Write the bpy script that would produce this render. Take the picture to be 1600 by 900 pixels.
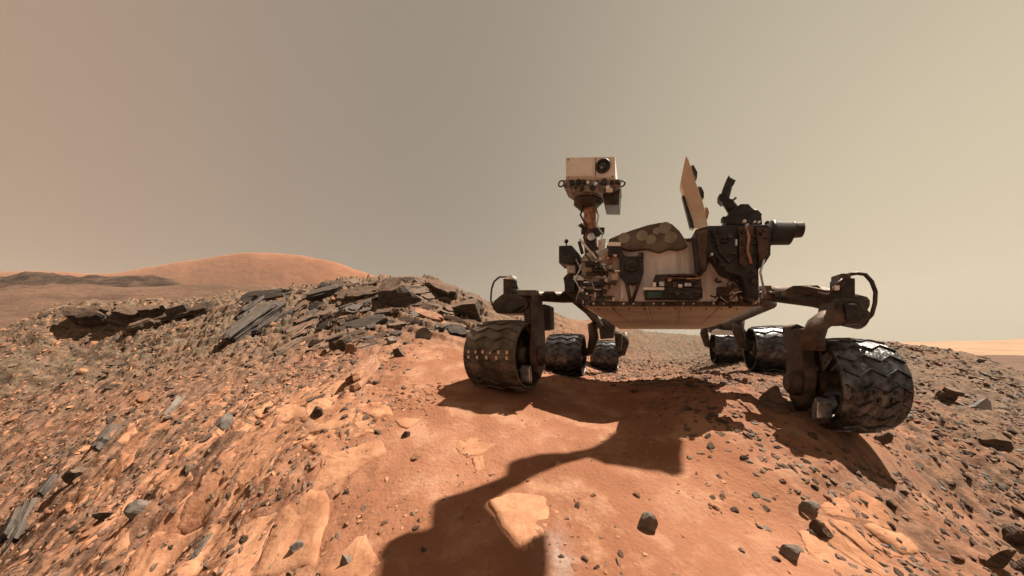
import bpy, bmesh, math, random
import numpy as np
from mathutils import Vector, Matrix, noise as mnoise
rad = math.radians
for o in list(bpy.data.objects): bpy.data.objects.remove(o)
scene = bpy.context.scene
COL = scene.collection
F, CX, HY = 515.0, 800.0, 533.0          # focal length and horizon, in pixels of a 1600 wide picture

# ------------------------------------------------------------------ camera
cd = bpy.data.cameras.new('camera'); cam = bpy.data.objects.new('camera', cd); COL.objects.link(cam)
cd.sensor_width = 36; cd.lens = F/1600*36; cd.shift_y = (HY-450)/1600
cd.clip_start = 0.05; cd.clip_end = 5000
cam.location = (0, 0, 0); cam.rotation_euler = (rad(90), 0, 0)
scene.camera = cam
# ------------------------------------------------------------------ sky and sun
SUN_AZ, SUN_EL = rad(64), rad(61)        # azimuth to the right of the view direction
S = Vector((math.sin(SUN_AZ)*math.cos(SUN_EL), math.cos(SUN_AZ)*math.cos(SUN_EL), math.sin(SUN_EL)))
w = bpy.data.worlds.new('World'); scene.world = w; w.use_nodes = True
nt = w.node_tree; N = nt.nodes; L = nt.links
bg = N['Background']; bg.inputs['Strength'].default_value = 0.052
sky = N.new('ShaderNodeTexSky'); sky.sky_type = 'NISHITA'; sky.sun_disc = False
sky.sun_elevation = SUN_EL; sky.sun_rotation = SUN_AZ
sky.dust_density = 4; sky.air_density = 0.6; sky.ozone_density = 0.3; sky.altitude = 0
bw = N.new('ShaderNodeRGBToBW'); L.new(sky.outputs[0], bw.inputs[0])
def wmath(op, a, b=0., c=0.):
    q = N.new('ShaderNodeMath'); q.operation = op
    for k, v in enumerate((a, b, c)):
        if isinstance(v, (int, float)): q.inputs[k].default_value = v
        else: L.new(v, q.inputs[k])
    return q.outputs[0]
veil = wmath('MULTIPLY_ADD', wmath('MINIMUM', wmath('POWER', bw.outputs[0], .4), 2.), .64, 6.72)   # dust evens the sky out
geo = N.new('ShaderNodeTexCoord'); dot = N.new('ShaderNodeVectorMath'); dot.operation = 'DOT_PRODUCT'
dot.inputs[1].default_value = (math.sin(rad(72)), math.cos(rad(72)), -.12); L.new(geo.outputs['Generated'], dot.inputs[0])
ramp = N.new('ShaderNodeValToRGB'); L.new(wmath('MULTIPLY_ADD', dot.outputs['Value'], .5, .5), ramp.inputs[0])
ramp.color_ramp.interpolation = 'B_SPLINE'; els = ramp.color_ramp.elements
els[0].position = .0; els[0].color = (0.4562, 0.3088, 0.2150, 1)
els[1].position = 1.; els[1].color = (0.7443, 0.6413, 0.4505, 1)
for pos, c in ((.1, (0.4725, 0.3125, 0.2150, 1)), (.24, (0.4100, 0.3013, 0.2225, 1)), (.4, (0.3275, 0.2712, 0.2162, 1)), (.62, (0.3275, 0.2750, 0.2162, 1)), (.86, (0.5725, 0.4963, 0.3663, 1))):
    e = els.new(pos); e.color = c
tint = N.new('ShaderNodeMix'); tint.data_type = 'RGBA'; tint.blend_type = 'MULTIPLY'; tint.inputs[0].default_value = 1
L.new(veil, tint.inputs[6]); L.new(ramp.outputs[0], tint.inputs[7]); L.new(tint.outputs[2], bg.inputs[0])
sd = bpy.data.lights.new('sun', 'SUN'); sd.energy = 5.0; sd.angle = rad(0.35); sd.color = (1, 0.9, 0.78)
sun = bpy.data.objects.new('sun', sd); COL.objects.link(sun)
sun.rotation_euler = S.to_track_quat('Z', 'Y').to_euler(); sun.location = (5, 8, 12)
scene.view_settings.view_transform = 'Standard'; scene.view_settings.look = 'None'
scene.view_settings.exposure = 1.19; scene.view_settings.gamma = 1
scene.cycles.volume_bounces = 0; scene.cycles.max_bounces = 6
rng = np.random.default_rng(7); random.seed(7)

# ------------------------------------------------------------------ helpers: materials
def mat(name, c1, c2=None, rough=0.8, metal=0.0, scale=8, bump=0.3, bscale=40, dust=0.0, dustcol=(.33, .18, .1),
        stretch=(1, 1, 1), dist=0.01, spec=0.3, lo=.38, hi=.62, obj_var=0.0):
    m = bpy.data.materials.new(name); m.use_nodes = True
    t = m.node_tree; n = t.nodes; l = t.links; p = n['Principled BSDF']
    p.inputs['Roughness'].default_value = rough; p.inputs['Metallic'].default_value = metal
    p.inputs['Specular IOR Level'].default_value = spec
    tc = n.new('ShaderNodeTexCoord'); mp = n.new('ShaderNodeMapping'); mp.inputs['Scale'].default_value = stretch
    l.new(tc.outputs['Object'], mp.inputs[0])
    no = n.new('ShaderNodeTexNoise'); no.inputs['Scale'].default_value = scale; no.inputs['Detail'].default_value = 7
    no.inputs['Roughness'].default_value = .65
    l.new(mp.outputs[0], no.inputs['Vector'])
    mr = n.new('ShaderNodeMapRange'); mr.inputs[1].default_value = lo; mr.inputs[2].default_value = hi
    l.new(no.outputs[0], mr.inputs[0])
    mx = n.new('ShaderNodeMix'); mx.data_type = 'RGBA'
    mx.inputs[6].default_value = (*c1, 1); mx.inputs[7].default_value = (*(c2 or c1), 1)
    l.new(mr.outputs[0], mx.inputs[0]); out = mx.outputs[2]
    if obj_var:
        oi = n.new('ShaderNodeObjectInfo'); hv = n.new('ShaderNodeMapRange')
        hv.inputs[3].default_value = 1-obj_var; hv.inputs[4].default_value = 1+obj_var
        l.new(oi.outputs['Random'], hv.inputs[0])
        mv = n.new('ShaderNodeMix'); mv.data_type = 'RGBA'; mv.blend_type = 'MULTIPLY'; mv.inputs[0].default_value = 1
        l.new(out, mv.inputs[6]); l.new(hv.outputs[0], mv.inputs[7]); out = mv.outputs[2]
    if dust:
        ge = n.new('ShaderNodeNewGeometry'); sp = n.new('ShaderNodeSeparateXYZ'); l.new(ge.outputs['Normal'], sp.inputs[0])
        n2 = n.new('ShaderNodeTexNoise'); n2.inputs['Scale'].default_value = scale*2.3; n2.inputs['Detail'].default_value = 5
        l.new(tc.outputs['Object'], n2.inputs['Vector'])
        ad = n.new('ShaderNodeMath'); ad.operation = 'MULTIPLY_ADD'; ad.inputs[1].default_value = 1.1; ad.inputs[2].default_value = -.55
        l.new(n2.outputs[0], ad.inputs[0])
        a2 = n.new('ShaderNodeMath'); a2.operation = 'ADD'; l.new(sp.outputs[2], a2.inputs[0]); l.new(ad.outputs[0], a2.inputs[1])
        dr = n.new('ShaderNodeMapRange'); dr.inputs[1].default_value = .05; dr.inputs[2].default_value = .9; dr.inputs[4].default_value = dust
        l.new(a2.outputs[0], dr.inputs[0])
        md = n.new('ShaderNodeMix'); md.data_type = 'RGBA'; md.inputs[7].default_value = (*dustcol, 1)
        l.new(dr.outputs[0], md.inputs[0]); l.new(out, md.inputs[6]); out = md.outputs[2]
    l.new(out, p.inputs['Base Color'])
    if bump:
        nb = n.new('ShaderNodeTexNoise'); nb.inputs['Scale'].default_value = bscale; nb.inputs['Detail'].default_value = 6
        l.new(mp.outputs[0], nb.inputs['Vector'])
        bu = n.new('ShaderNodeBump'); bu.inputs['Strength'].default_value = bump; bu.inputs['Distance'].default_value = dist
        l.new(nb.outputs[0], bu.inputs['Height']); l.new(bu.outputs[0], p.inputs['Normal'])
    return m

M = {}
M['rock'] = mat('dark_rock', (.039, .028, .022), (.112, .077, .053), .88, scale=9, bump=.9, bscale=26, dust=.6, dustcol=(.198, .107, .065), stretch=(1, 1, 3.5), obj_var=.35)
M['shale'] = mat('grey_shale', (.026, .020, .015), (.086, .063, .045), .85, scale=7, bump=1., bscale=20, dust=.7, dustcol=(.172, .101, .062), stretch=(1, 1, 6), obj_var=.35)
M['blackrock'] = mat('black_shale', (.024, .021, .019), (.069, .056, .047), .75, scale=7, bump=1., bscale=16, dust=.25, dustcol=(.204, .142, .099), stretch=(1, 4, 7))
M['greyrock'] = mat('grey_rock', (.086, .076, .065), (.163, .142, .120), .85, scale=14, bump=.7, dust=.3, dustcol=(.189, .120, .077))
M['whiterock'] = mat('pale_rock', (.194, .186, .178), (.268, .260, .249), .7, scale=12, bump=.5)
M['pinkrock'] = mat('sandstone', (.189, .089, .052), (.310, .159, .090), .9, scale=9, bump=.7, bscale=30, stretch=(1, 1, 4), obj_var=.2)
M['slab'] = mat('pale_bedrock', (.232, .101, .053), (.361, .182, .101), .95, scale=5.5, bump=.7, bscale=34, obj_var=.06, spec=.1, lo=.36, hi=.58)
M['beige'] = mat('dusty_paint', (.54, .51, .46), (.82, .81, .77), .6, scale=5, bump=.1, stretch=(1.6, 1.6, .7), lo=.3, hi=.62, spec=.3)
M['cream'] = mat('cream_paint', (.66, .6, .52), (.76, .71, .63), .6, scale=7, bump=.05)
M['tan'] = mat('tan_panel', (.5, .35, .24), (.6, .43, .3), .7, scale=12, bump=.15)
M['pinkbeige'] = mat('dusty_panel', (.36, .3, .25), (.62, .54, .46), .75, scale=14, bump=.25)
M['belly'] = mat('brown_pan', (.42, .37, .3), (.6, .55, .46), .6, scale=3.5, bump=.1, stretch=(.5, 2, 2))
M['dark'] = mat('dark_metal', (.025, .021, .018), (.075, .056, .043), .5, .35, scale=14, bump=.3, dust=.22)
M['black'] = mat('black_metal', (.016, .016, .017), (.045, .042, .04), .45, .3, scale=18, bump=.2, dust=.12)
M['brown'] = mat('brown_metal', (.04, .028, .02), (.12, .08, .055), .6, .2, scale=16, bump=.3, dust=.2)
M['copper'] = mat('copper_wrap', (.2, .095, .05), (.5, .29, .18), .5, .3, scale=30, bump=.5)
M['silver'] = mat('bare_metal', (.35, .35, .36), (.75, .75, .75), .3, .8, scale=24, bump=.2)
M['white'] = mat('white_trim', (.6, .57, .52), (.8, .78, .74), .5, scale=20, bump=.1)
M['cover'] = mat('mottled_cover', (.07, .058, .046), (.15, .125, .095), .75, scale=9, bump=.3)
M['disc'] = mat('pale_disc', (.19, .17, .13), (.27, .25, .2), .75, scale=12, bump=.1)
M['green'] = mat('green_board', (.02, .05, .03), (.04, .09, .05), .5, scale=20, bump=.1)
M['lens'] = mat('lens_glass', (.008, .006, .006), None, .12, spec=.6, bump=0)
M['lensbar'] = mat('lens_bar', (.06, .05, .042), (.3, .25, .2), .6, .3, scale=34, bump=.4)
M['tread'] = mat('worn_aluminium', (.02, .02, .021), (.2, .2, .21), .36, .88, scale=16, bump=.6, bscale=40, dust=.12, dustcol=(.3, .26, .22), lo=.38, hi=.74)
M['dusttread'] = mat('dusty_aluminium', (.03, .026, .022), (.14, .115, .09), .5, .5, scale=10, bump=.35, bscale=30, dust=.3, dustcol=(.26, .18, .12))

# ------------------------------------------------------------------ helpers: meshes and objects
def link(name, me, m=None, parent=None, smooth=False, **props):
    o = bpy.data.objects.new(name, me); COL.objects.link(o)
    if m is not None and me is not None and not me.materials: me.materials.append(M[m] if isinstance(m, str) else m)
    if parent is not None: o.parent = parent
    if smooth and me is not None: me.polygons.foreach_set('use_smooth', [True]*len(me.polygons))
    for k, v in props.items(): o[k] = v
    return o
class MB:
    def __init__(s): s.bm = bmesh.new()
    def prism(s, front, back, bev=0.0):
        nb = len(front)
        a = [s.bm.verts.new(p) for p in front]; b = [s.bm.verts.new(p) for p in back]
        fs = [s.bm.faces.new(a), s.bm.faces.new(b[::-1])]
        for i in range(nb): fs.append(s.bm.faces.new((a[i], b[i], b[(i+1) % nb], a[(i+1) % nb])))
        bmesh.ops.recalc_face_normals(s.bm, faces=fs)
        if bev:
            es = list({e for f in fs for e in f.edges})
            bmesh.ops.bevel(s.bm, geom=es, offset=bev, segments=2, profile=.6, affect='EDGES')
        return s
    def box(s, c, size, bev=0.0, rot=None):
        m = Matrix.Translation(c) @ (rot.to_4x4() if rot else Matrix()) @ Matrix.Diagonal((*size, 1))
        r = bmesh.ops.create_cube(s.bm, size=1, matrix=m)
        if bev:
            es = list({e for v in r['verts'] for e in v.link_edges})
            bmesh.ops.bevel(s.bm, geom=es, offset=bev, segments=2, profile=.6, affect='EDGES')
        return s
    def tube(s, pts, r, n=10):
        pts = [Vector(p) for p in pts]; rr = r if isinstance(r, (list, tuple)) else [r]*len(pts); prev = None; rings = []; nrm = None
        for i, p in enumerate(pts):
            d = (pts[min(i+1, len(pts)-1)]-pts[max(i-1, 0)]).normalized()
            if nrm is None: nrm = d.orthogonal().normalized()
            else: nrm = (nrm-d*nrm.dot(d)).normalized()
            bi = d.cross(nrm)
            rings.append([s.bm.verts.new(p+(nrm*math.cos(2*math.pi*k/n)+bi*math.sin(2*math.pi*k/n))*rr[i]) for k in range(n)])
        for a, b in zip(rings, rings[1:]):
            for k in range(n): s.bm.faces.new((a[k], a[(k+1) % n], b[(k+1) % n], b[k]))
        s.bm.faces.new(rings[0][::-1]); s.bm.faces.new(rings[-1]); return s
    def ball(s, c, r, sc=(1, 1, 1), seg=12):
        bmesh.ops.create_uvsphere(s.bm, u_segments=seg, v_segments=seg//2+2, radius=r, matrix=Matrix.Translation(c) @ Matrix.Diagonal((*sc, 1))); return s
    def ring(s, c, R_, r, axis, n=16, k=6):
        q = Vector(axis).to_track_quat('Z', 'Y').to_matrix(); vs = []
        for i in range(n):
            a = 2*math.pi*i/n
            vs.append([s.bm.verts.new(Vector(c)+q @ Vector(((R_+r*math.cos(b))*math.cos(a), (R_+r*math.cos(b))*math.sin(a), r*math.sin(b)))) for b in [2*math.pi*j/k for j in range(k)]])
        for i in range(n):
            for j in range(k): s.bm.faces.new((vs[i][j], vs[(i+1) % n][j], vs[(i+1) % n][(j+1) % k], vs[i][(j+1) % k]))
        return s
    def mesh(s, name):
        bmesh.ops.recalc_face_normals(s.bm, faces=s.bm.faces[:])
        me = bpy.data.meshes.new(name); s.bm.to_mesh(me); s.bm.free(); return me
    def build(s, name, m, parent=None, smooth=False, **props):
        return link(name, s.mesh(name), m, parent, smooth, **props)

# ------------------------------------------------------------------ helpers: noise on arrays
_perm = rng.permutation(512).astype(np.int64); _g = rng.uniform(0, 2*np.pi, 512); _gx, _gy = np.cos(_g), np.sin(_g)
def perlin(x, y):
    xi = np.floor(x).astype(np.int64); yi = np.floor(y).astype(np.int64); xf = x-xi; yf = y-yi
    def g(i, j, dx, dy):
        h = _perm[(_perm[i & 511]+j) & 511]; return _gx[h]*dx+_gy[h]*dy
    u = xf**3*(xf*(xf*6-15)+10); v = yf**3*(yf*(yf*6-15)+10)
    a = g(xi, yi, xf, yf); b = g(xi+1, yi, xf-1, yf); c = g(xi, yi+1, xf, yf-1); d = g(xi+1, yi+1, xf-1, yf-1)
    return (a+u*(b-a))*(1-v)+(c+u*(d-c))*v
def fbm(x, y, oct=4, gain=.5):
    s = 0*x; a = 1.
    for i in range(oct): s = s+a*perlin(x*2**i+17.3*i, y*2**i-9.1*i); a *= gain
    return s
def sstep(a, b, x):
    t = np.clip((x-a)/(b-a), 0, 1); return t*t*(3-2*t)

# ------------------------------------------------------------------ ground: a knoll through measured points
CP = []   # (x, y, z)
def cp(px, py, Y): CP.append(((px-CX)/F*Y, Y, (HY-py)/F*Y))
WHEELS = [('FL', 790, 555, 2.35), ('FR', 1316, 601, 1.76), ('ML', 885, 555, 3.8), ('MR', 1207, 546, 3.45), ('RL', 945, 556, 5.2), ('RR', 1138, 543, 4.8)]
WR = .255
HUBS = {n: Vector(((px-CX)/F*Y, Y, (HY-py)/F*Y)) for n, px, py, Y in WHEELS}
for h in HUBS.values(): CP.append((h.x, h.y, h.z-WR+.03))
skyl = [(10, 512, 5), (110, 488, 5), (210, 480, 5.3), (300, 470, 5.6), (380, 460, 6), (450, 455, 6), (500, 445, 6), (590, 434, 6), (680, 438, 6.2), (740, 462, 6.2),
        (790, 478, 6.5), (860, 483, 7), (930, 500, 8), (985, 514, 8.3), (1040, 522, 8.5), (1110, 540, 9), (1250, 541, 6.5), (1390, 538, 4.6), (1450, 548, 4.3), (1510, 557, 4.1), (1600, 586, 3.6)]
for px, py, Y in skyl:
    cp(px, py, Y); x, y, z = CP[-1]; k = 1.3
    CP.append((x*k, y*k, z-.42*math.hypot(x, y)*(k-1)-.25))
for a in [(1500, 620, 2.8), (1590, 700, 2.1), (1590, 890, 1.35), (1300, 890, 1.0), (1050, 890, .9), (800, 890, .9), (600, 890, .95), (450, 890, 1.1), (250, 890, 1.4), (10, 890, 1.95), (10, 790, 2.4),
          (10, 700, 3.1), (10, 600, 4.1), (640, 600, 2.4), (640, 520, 3.7), (450, 600, 2.7), (450, 520, 4.2), (250, 600, 3.4), (250, 520, 4.6), (130, 540, 4.7), (600, 700, 1.6), (950, 640, 2.15),
          (1150, 690, 1.55), (1400, 790, 1.3), (300, 740, 1.75), (450, 740, 1.5), (130, 760, 2.2), (930, 545, 6.6), (1060, 552, 7), (760, 560, 3.2)]: cp(*a)
for a in [(-1.5, 0, -.66), (0, 0, -.66), (1.5, 0, -.66), (0, -2, -.7), (-4, 0, -2.3), (4, 0, -1.9), (-4, -2, -2.5), (4, -2, -2.2), (-7, 2, -2.6), (-9, 4, -1.6), (6, 1.5, -1.9)]: CP.append(a)
CP = np.array(CP)
def U(r2): return r2*np.log(r2+1e-9)
nC = len(CP)
K = U(((CP[:, None, :2]-CP[None, :, :2])**2).sum(-1))+np.eye(nC)*.02
Pm = np.c_[np.ones(nC), CP[:, :2]]
sol = np.linalg.solve(np.block([[K, Pm], [Pm.T, np.zeros((3, 3))]]), np.r_[CP[:, 2], 0, 0, 0])
def tps(x, y):
    z = sol[nC]+sol[nC+1]*x+sol[nC+2]*y
    for i in range(nC): z = z+sol[i]*U((x-CP[i, 0])**2+(y-CP[i, 1])**2)
    return z
def axis(lo, hi, a, b, fine, growth):
    mid = list(np.arange(a, b, fine)); s = fine; up = [mid[-1]]
    while up[-1] < hi: s *= growth; up.append(up[-1]+min(s, .04))
    s = fine; dn = [a]
    while dn[-1] > lo: s *= growth; dn.append(dn[-1]-min(s, .04))
    return np.array(dn[1:][::-1]+mid+up[1:])
AX = axis(-11.5, 10.5, -4.6, 3.2, .0145, 1.02)
_y = [.6]
while _y[-1] < 7: _y.append(_y[-1]+max(.0125, .0046*_y[-1]))
AY = np.concatenate([np.linspace(-3.5, .55, 40), np.array(_y), np.linspace(_y[-1]+.06, 11.5, 60)])
gx, gy = np.meshgrid(AX, AY)
wx = gx+.12*perlin(gx*1.7, gy*1.7); wy = gy+.12*perlin(gx*1.7+40, gy*1.7)
left = sstep(-.35, -1.5, gx+.25*(gy-1.5)); ridge = sstep(3.0, 4.6, gy)*sstep(.9, -.6, gx-.25*gy+1)
right = sstep(.75, 1.5, gx-.1*gy)
sandy = (1-left)*(1-ridge)*(1-.75*right)
hubd = np.min([np.hypot(gx-h.x, gy-h.y) for h in HUBS.values()], axis=0)
calm = sstep(.12, .6, hubd)
gz = tps(gx, gy)
# broad swells, then bedding ledges striking away from the camera on the left, then grit
gz = gz+calm*(.035*fbm(gx*.9, gy*.9, 3)+.012*fbm(gx*4, gy*4, 3)*(1+1.2*right))
u = (wx+.22*wy)*4.2+.7*fbm(gx*1.4, gy*.5, 3)
tooth = (u-np.floor(u)); ledge = np.where(tooth < .8, tooth/.8, (1-tooth)/.2)
lmask = sstep(-.1, .35, fbm(gx*1.1+5, gy*.7, 3)+.15)
gz = gz+left*lmask*calm*.045*(ledge-.4)
u2 = (wx+.16*wy)*11+1.1*fbm(gx*3, gy*1.0+9, 3); t2 = u2-np.floor(u2); led2 = np.where(t2 < .75, t2/.75, (1-t2)/.25)
gz = gz+(left*.9+ridge*.8)*sstep(-.25, .25, fbm(gx*2.3+3, gy*1.2, 2))*.027*(led2-.4)
ur = (wx-.25*wy)*9+1.0*fbm(gx*3+3, gy*1.1+2, 3); t3 = ur-np.floor(ur); led3 = np.where(t3 < .25, t3/.25, (1-t3)/.75)
gz = gz+right*calm*sstep(-.1, .3, fbm(gx*2+13, gy*1.4, 2))*.026*(led3-.4)
gz = gz+calm*(left*.034+right*.026+ridge*.03+.003)*fbm(gx*15, gy*10.5, 5, .62)
gz = gz+calm*(left+right+ridge)*(.009*np.maximum(0, fbm(gx*40, gy*26, 2))+.02*np.maximum(0, fbm(gx*13+5, gy*11, 3)-.12))
gz = gz+ridge*.11*fbm(gx*2.2+7, gy*2.2, 4, .55)
# bedding of the crest: flat treads and steep broken risers, dipping away on both sides of the top
zb = gz+.3*np.abs(gx+1.8)+.05*fbm(gx*1.3, gy*1.3+4, 4)
def treads(z, b, lo_):
    q = z/b; f = q-np.floor(q); return (np.floor(q)+sstep(lo_, 1, f)-q)*b
rm = sstep(3.1, 4.1, gy)*sstep(-5.6, -4.2, gx)*sstep(1.2, -.4, gx-.25*gy+1)*sstep(-.35, .1, fbm(gx*.9+2, gy*.9, 3)+.12)
gz = gz+rm*(treads(zb, .13, .6)*.75+treads(zb+.02*fbm(gx*5, gy*5, 3), .047, .55)*.8)
edge = np.maximum(sstep(8.8, 11.2, np.abs(gx-.0)+0*gy), np.maximum(sstep(9.8, 11.4, gy), sstep(-2, -3.4, gy)))
gz = gz*(1-edge)+(-6.5)*edge
def height(x, y):
    i = np.clip(np.searchsorted(AX, x)-1, 0, len(AX)-2); j = np.clip(np.searchsorted(AY, y)-1, 0, len(AY)-2)
    fx = np.clip((x-AX[i])/(AX[i+1]-AX[i]), 0, 1); fy = np.clip((y-AY[j])/(AY[j+1]-AY[j]), 0, 1)
    return (gz[j, i]*(1-fx)+gz[j, i+1]*fx)*(1-fy)+(gz[j+1, i]*(1-fx)+gz[j+1, i+1]*fx)*fy
def normal(x, y, e=.06):
    n = Vector((-(height(x+e, y)-height(x-e, y))/(2*e), -(height(x, y+e)-height(x, y-e))/(2*e), 1)); return n.normalized()
_t = np.concatenate([np.arange(.45, 3, .006), np.arange(3, 10.5, .015)])
def ground_at(px, py):
    dx, dz = (px-CX)/F, (HY-py)/F
    h = height(dx*_t, _t); below = np.nonzero(dz*_t <= h)[0]
    t = _t[below[0]] if len(below) else _t[-1]
    return Vector((dx*t, t, height(np.array(dx*t), np.array(t)).item()))
def grid_mesh(name, X, Y, Z):
    ny, nx = Z.shape; me = bpy.data.meshes.new(name)
    me.vertices.add(nx*ny); me.vertices.foreach_set('co', np.stack([X, Y, Z], -1).astype(np.float32).ravel())
    i = np.arange(ny-1)[:, None]*nx+np.arange(nx-1)[None, :]
    q = np.stack([i, i+1, i+1+nx, i+nx], -1).reshape(-1, 4).astype(np.int32); nf = len(q)
    me.loops.add(nf*4); me.loops.foreach_set('vertex_index', q.ravel())
    me.polygons.add(nf); me.polygons.foreach_set('loop_start', np.arange(nf, dtype=np.int32)*4)
    me.polygons.foreach_set('loop_total', np.full(nf, 4, np.int32)); me.polygons.foreach_set('use_smooth', np.ones(nf, bool))
    me.update(); me.validate(); return me
def attr(me, name, a):
    at = me.attributes.new(name, 'FLOAT', 'POINT'); at.data.foreach_set('value', a.astype(np.float32).ravel())

def ground_material():
    m = bpy.data.materials.new('martian_soil'); m.use_nodes = True; t = m.node_tree; n = t.nodes; l = t.links; p = n['Principled BSDF']
    p.inputs['Roughness'].default_value = .95; p.inputs['Specular IOR Level'].default_value = .12
    tc = n.new('ShaderNodeTexCoord')
    def noise(scale, det=6, stretch=None, r=.6, turn=15):
        no = n.new('ShaderNodeTexNoise'); no.inputs['Scale'].default_value = scale; no.inputs['Detail'].default_value = det; no.inputs['Roughness'].default_value = r
        if stretch:
            mp = n.new('ShaderNodeMapping'); mp.vector_type = 'TEXTURE'; mp.inputs['Scale'].default_value = tuple(1/v for v in stretch); mp.inputs['Rotation'].default_value = (0, 0, rad(turn))
            l.new(tc.outputs['Object'], mp.inputs[0]); l.new(mp.outputs[0], no.inputs['Vector'])
        else: l.new(tc.outputs['Object'], no.inputs['Vector'])
        return no.outputs[0]
    def rng_(v, a, b, c=0., d=1.):
        r = n.new('ShaderNodeMapRange'); r.inputs[1].default_value = a; r.inputs[2].default_value = b; r.inputs[3].default_value = c; r.inputs[4].default_value = d
        l.new(v, r.inputs[0]); return r.outputs[0]
    def math_(op, a, b):
        q = n.new('ShaderNodeMath'); q.operation = op; q.use_clamp = True
        for i, v in enumerate((a, b)):
            if isinstance(v, (int, float)): q.inputs[i].default_value = v
            else: l.new(v, q.inputs[i])
        return q.outputs[0]
    def mix(f, a, b):
        q = n.new('ShaderNodeMix'); q.data_type = 'RGBA'; l.new(f, q.inputs[0])
        for i, v in ((6, a), (7, b)):
            if isinstance(v, tuple): q.inputs[i].default_value = (*v, 1)
            else: l.new(v, q.inputs[i])
        return q.outputs[2]
    def at(name):
        a = n.new('ShaderNodeAttribute'); a.attribute_name = name; return a.outputs['Fac']
    c = mix(rng_(noise(2.2), .38, .62), (.212, .089, .047), (.278, .126, .071))
    c = mix(rng_(noise(1.6, 7, None, .7), .52, .64, 0, .55), c, (.212, .089, .045))
    c = mix(math_('MULTIPLY', rng_(noise(4.5, 8, None, .68), .5, .62), .85), c, (.335, .177, .106))
    streak = rng_(noise(6, 8, (4.5, .8, 1.5), .68), .40, .60)
    rockc = mix(streak, (.090, .052, .034), (.256, .132, .079))
    pebc = mix(rng_(noise(7, 8, (3.2, .9, 1.5), .68, -14), .38, .58), (0.082, 0.053, 0.036), (0.207, 0.115, 0.072))
    rockc = mix(rng_(noise(34, 5), .5, .7, 0, .75), rockc, (.054, .035, .025))
    c = mix(math_('MULTIPLY', at('rocky'), rng_(noise(3.1, 6), .3, .58, .25, 1.)), c, rockc)
    c = mix(math_('MULTIPLY', at('pebbly'), rng_(noise(3.6, 6), .3, .58, .15, 1.)), c, pebc)
    c = mix(math_('MULTIPLY', at('grey'), rng_(noise(5, 6), .3, .6, .4, 1.)), c, mix(rng_(noise(24, 6), .4, .62), (.079, .059, .040), (.164, .121, .081)))
    c = mix(math_('MULTIPLY', at('pale_patch'), rng_(noise(18, 6), .35, .62)), c, (.308, .241, .206))
    c = mix(rng_(noise(120, 3), .55, .75, 0, .35), c, (.120, .058, .035))
    l.new(c, p.inputs['Base Color'])
    vo = n.new('ShaderNodeTexVoronoi'); vo.inputs['Scale'].default_value = 55; l.new(tc.outputs['Object'], vo.inputs['Vector'])
    h1 = noise(60, 8, None, .7)
    hm = n.new('ShaderNodeMath'); hm.operation = 'MULTIPLY_ADD'; hm.inputs[1].default_value = -.5; l.new(vo.outputs[0], hm.inputs[0]); l.new(h1, hm.inputs[2])
    b = n.new('ShaderNodeBump'); b.inputs['Strength'].default_value = .55; b.inputs['Distance'].default_value = .012
    l.new(hm.outputs[0], b.inputs['Height']); l.new(b.outputs[0], p.inputs['Normal'])
    return m
M['soil'] = ground_material()
gme = grid_mesh('ground', gx, gy, gz)
back = sstep(3.6, 6.5, gy+.35*np.abs(gx-1.5))
attr(gme, 'rocky', np.clip(left*(.35+.65*sstep(.9, 2.6, np.hypot(gx, gy)-.4*0))+ridge*.8+.2*back, 0, 1))
attr(gme, 'pebbly', right*(1-ridge))
attr(gme, 'grey', np.clip(ridge*.85+.3*left*sstep(2.2, 3.6, np.hypot(gx, gy))*sstep(-.5, .2, fbm(gx*.8+9, gy*.8, 2))+sstep(2.3, 3.8, gx)*.9+.5*sstep(5.6, 7, gy), 0, 1))
fr = ground_at(872, 868); attr(gme, 'pale_patch', .8*np.exp(-(((gx-fr.x)/.045)**2+((gy-fr.y)/.1)**2)))  # small pale grey patch in the soil colour
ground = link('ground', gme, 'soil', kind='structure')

# ------------------------------------------------------------------ distance: plain, mountain, hills
def logaxis(lo, hi, n): 
    s = np.linspace(-1, 1, n); return np.where(s < 0, lo*np.abs(s)**2.4, hi*np.abs(s)**2.4)
FX, FY = np.meshgrid(logaxis(-740, 740, 340), logaxis(-230, 720, 340))
ratio = FX/np.maximum(FY, 4)
fs = sstep(-.1, -.7, ratio)*sstep(0, 8, FY)
FZ = -4.2+fs*(.25*np.minimum(FY, 46)-.02*np.maximum(FY-46, 0)*(FY < 150))
FZ = FZ+fs*sstep(14, 40, FY)*(1.1*fbm(FX*.045, FY*.05, 4)+.25*fbm(FX*.3, FY*.35, 3))+.3*fbm(FX*.08, FY*.08, 3)*sstep(6, 20, np.hypot(FX, FY))
pu = FZ*.75+.4*fbm(FX*.06, FY*.06, 3)                       # stepped outcrops on the rise
FZ = FZ+fs*sstep(20, 36, FY)*.55*np.clip(np.abs((pu % 1)-.5)*4-1, -.3, 1)
M['plain'] = mat('dusty_plain', (.073, .043, .029), (.138, .079, .052), .95, scale=.12, bump=.8, bscale=1.2, dist=.3, spec=.1, stretch=(1, 1.6, 3))
M['mount'] = mat('orange_mountain', (0.255, 0.099, 0.045), (0.307, 0.126, 0.058), .95, scale=.02, bump=.5, bscale=.12, dist=2, spec=.1)
link('plain', grid_mesh('plain', FX, FY, FZ), 'plain', kind='structure')
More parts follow.
